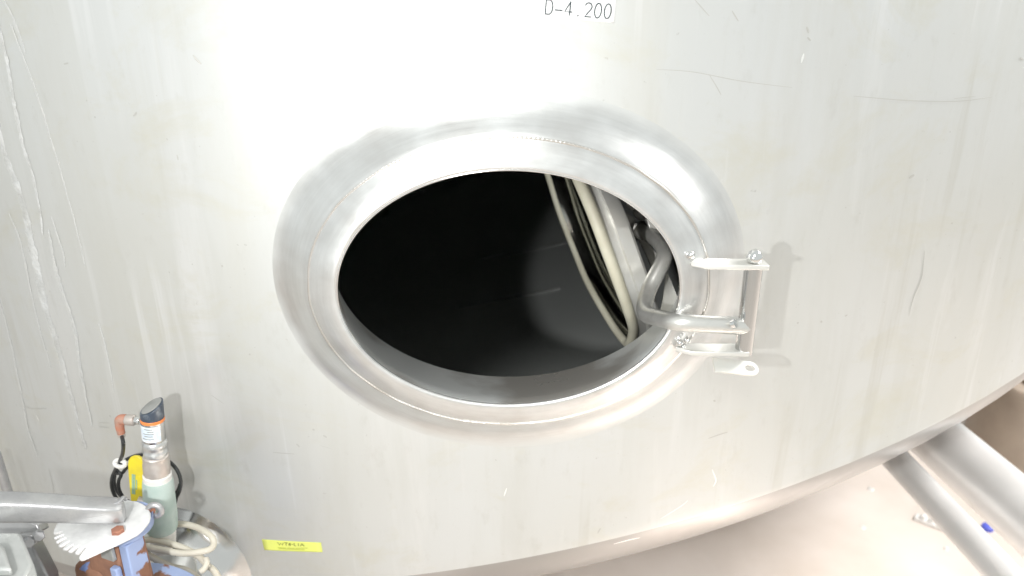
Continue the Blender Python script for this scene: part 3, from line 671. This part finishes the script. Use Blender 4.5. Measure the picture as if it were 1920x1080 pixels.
MB().tube(smooth_path([P(386, 1048, 1.145), P(388, 1056, 1.14), P(383, 1066, 1.135), P(376, 1072, 1.133)], 6), 0.0045, 10).build('cable_tail', M['cream'], cr_)

# ------------------------------------------------------------------ grey box, lower left
gz = on_z(30, 1010, Z0-0.25).z
c4 = lambda x, y, z=gz: on_z(x/9, y/9+960, z)
bx0 = c4(330, 345)
gb = thing('junction_box', (bx0.x-0.05, bx0.y-0.03, 0), 'grey metal box with rounded edges at the lower left corner', 'box')
tpz = gz
r1 = [c4(-500, 330), c4(300, 330), c4(350, 352), c4(560, 850), c4(440, 1100), c4(300, 1500), c4(-500, 1500)]
MB().rings([[p+V((0, 0, -0.16)) for p in r1], [p+V((0, 0, -0.004)) for p in r1], r1]).build('box_body', M['greybox'], gb, bevel=0.004)
r2 = [c4(-500, 690), c4(60, 690), c4(110, 720), c4(240, 1120), c4(-500, 1120)]
MB().prism([p+V((0, 0, 0.014)) for p in r2], (0, 0, -0.013)).build('box_cover', M['greybox'], gb, bevel=0.004)
MB().lathe((bx0.x-0.045, bx0.y-0.045, 0), (0, 0, 1), [(0, 0.055), (0.008, 0.055), (0.0082, 0.022), (gz-0.15, 0.022)], 24).build('box_post', M['alu'], gb)
br = thing('clamp_bracket', P(55, 1005, 0.98), 'grey clamp bracket with two hex bolts behind the grey box', 'bracket')
MB().prism([P(x, y, 0.985) for x, y in ((-20, 975), (44, 975), (70, 983), (76, 998), (60, 1004), (42, 1000), (30, 1030), (-20, 1030))], F_*0.02).build('bracket_plate', M['alu'], br, bevel=0.002)
MB().prism([P(x, y, 0.975) for x, y in ((36, 1001), (58, 1001), (68, 1010), (69, 1020), (36, 1021))], F_*0.012).build('bracket_lug', M['alu'], br, bevel=0.002)
for (bx_, by_, z_) in ((72, 1003, 0.970), (54, 1015, 0.965)):
    q = P(bx_, by_, z_); MB().lathe(q, (X_*0.6-F_*0.8), [(0, .0075), (0.007, .0075), (0.0085, .006)], 6).build('hex_bolt', M['alu'], br, smooth=False)
MB().tube([P(72, 1003, 0.975), P(66, 1000, 0.99)], 0.004, 10).build('bolt_shank', M['alu'], br)
MB().prism([P(x, y, 1.0) for x, y in ((20, 1000), (48, 1000), (90, 1082), (100, 1180), (30, 1180))], F_*0.025).build('bracket_stem', M['alu'], br, bevel=0.003)
po = MB().tube([on_wall(-8, 850, .045), on_wall(20, 940, .045), on_wall(46, 1010, .045), on_wall(120, 1240, .045)], 0.008, 14).build('guide_rod', M['alu'], origin=(0, 0, 0)); tag(po, 'dark grey rod slanting behind the valve lever at the left edge', 'rod')

# ------------------------------------------------------------------ pipes under the tank
def pipe(name, a, b, z, r, label):
    p, q = on_z(*a, z), on_z(*b, z); d = (q-p).normalized()
    s, e = p-d*1.2, q+d*0.55
    t = thing(name, (e.x, e.y, 0), label, 'pipe', 'pipes running out from under the tank')
    MB().tube(bend([V((s.x, s.y, 0.0)), s, e, V((e.x, e.y, 0.0))], r*2.6, 10), r, 36).build('pipe_run', M['pipe'], t)
    for q_ in (s, e): MB().lathe((q_.x, q_.y, 0), (0, 0, 1), [(0, r*1.9), (0.012, r*1.9), (0.0122, r*1.01)], 36).build('floor_flange', M['steel'], t)
pipe('small_pipe', (1688, 870), (1880, 1075), Z0-0.60, 0.030, 'thinner of the two stainless pipes leaving from under the tank')
pipe('large_pipe', (1768, 832), (1920, 965), Z0-0.60, 0.062, 'thick stainless pipe at lower right beside a thinner one')

# things on the floor
g = on_z(1851, 992, 0)
tag(MB().lathe(g, (0, 0, 1), [(0, .016), (0.003, .017), (0.012, .0165), (0.014, .014)], 24).build('bottle_cap', M['capblue'], origin=g), 'small blue cap on the floor between the two pipes', 'cap')
g = on_z(1748, 984, 0); ex_, ey_ = V((0.75, -0.66, 0)), V((0.66, 0.75, 0))
fb = thing('floor_bracket', g, 'small pale plastic bracket on the floor beside the thin pipe', 'bracket')
MB().add(box_corners(g-ex_*0.05-ey_*0.014, ex_*0.10, ey_*0.028, V((0, 0, 0.012))), BF).build('base_strip', M['ptfe'], fb, bevel=0.003)
for k in (-0.034, -0.010, 0.014):
    MB().add(box_corners(g+ex_*k-ey_*0.010+V((0, 0, 0.0118)), ex_*0.014, ey_*0.020, V((0, 0, 0.012))), BF).build('block', M['ptfe'], fb, bevel=0.003)
for i, (x, y, s_) in enumerate(((1633, 918, .014), (1618, 990, .008), (1775, 1030, .010))):
    g = on_z(x, y, 0); pts = []
    for k in range(7):
        a = 2*math.pi*k/7; pts.append(g+V((math.cos(a), math.sin(a), 0))*s_*(0.6+0.5*random.random()))
    o = MB().rings([pts, [p+(g-p)*0.25+V((0, 0, 0.004+0.003*random.random())) for p in pts]]).build('debris_crumb', M['ptfe'], origin=g)
    tag(o, ['pale crumb on the floor just under the tank edge, left of the thin pipe', 'tiny pale crumb on open floor left of the floor bracket', 'pale crumb on the floor hard by the thin pipe'][i], 'debris', 'crumbs on the floor')
g = on_z(1925, 860, 0)
pl = thing('tan_plinth', g, 'tan round plinth at the right edge beyond the thick pipe', 'plinth')
MB().lathe(g, (0, 0, 1), [(0, .20), (0.004, .205), (0.30, .20), (0.32, .185), (0.325, .16)], 48).build('plinth_body', M['tan'], pl)
MB().lathe(g+V((-0.05, -0.05, 0.3249)), (0, 0, 1), [(0, .07), (0.02, .068), (0.03, .05)], 32).build('plinth_boss', M['tan'], pl)
g = on_z(1908, 885, 0)
ps = MB().tube([g, g+V((0.03, 0.02, 0.35)), g+V((0.05, 0.05, 0.6))], 0.008, 12).build('pale_hose', M['cream'], origin=g); tag(ps, 'thin pale hose standing in front of the tan plinth', 'hose')
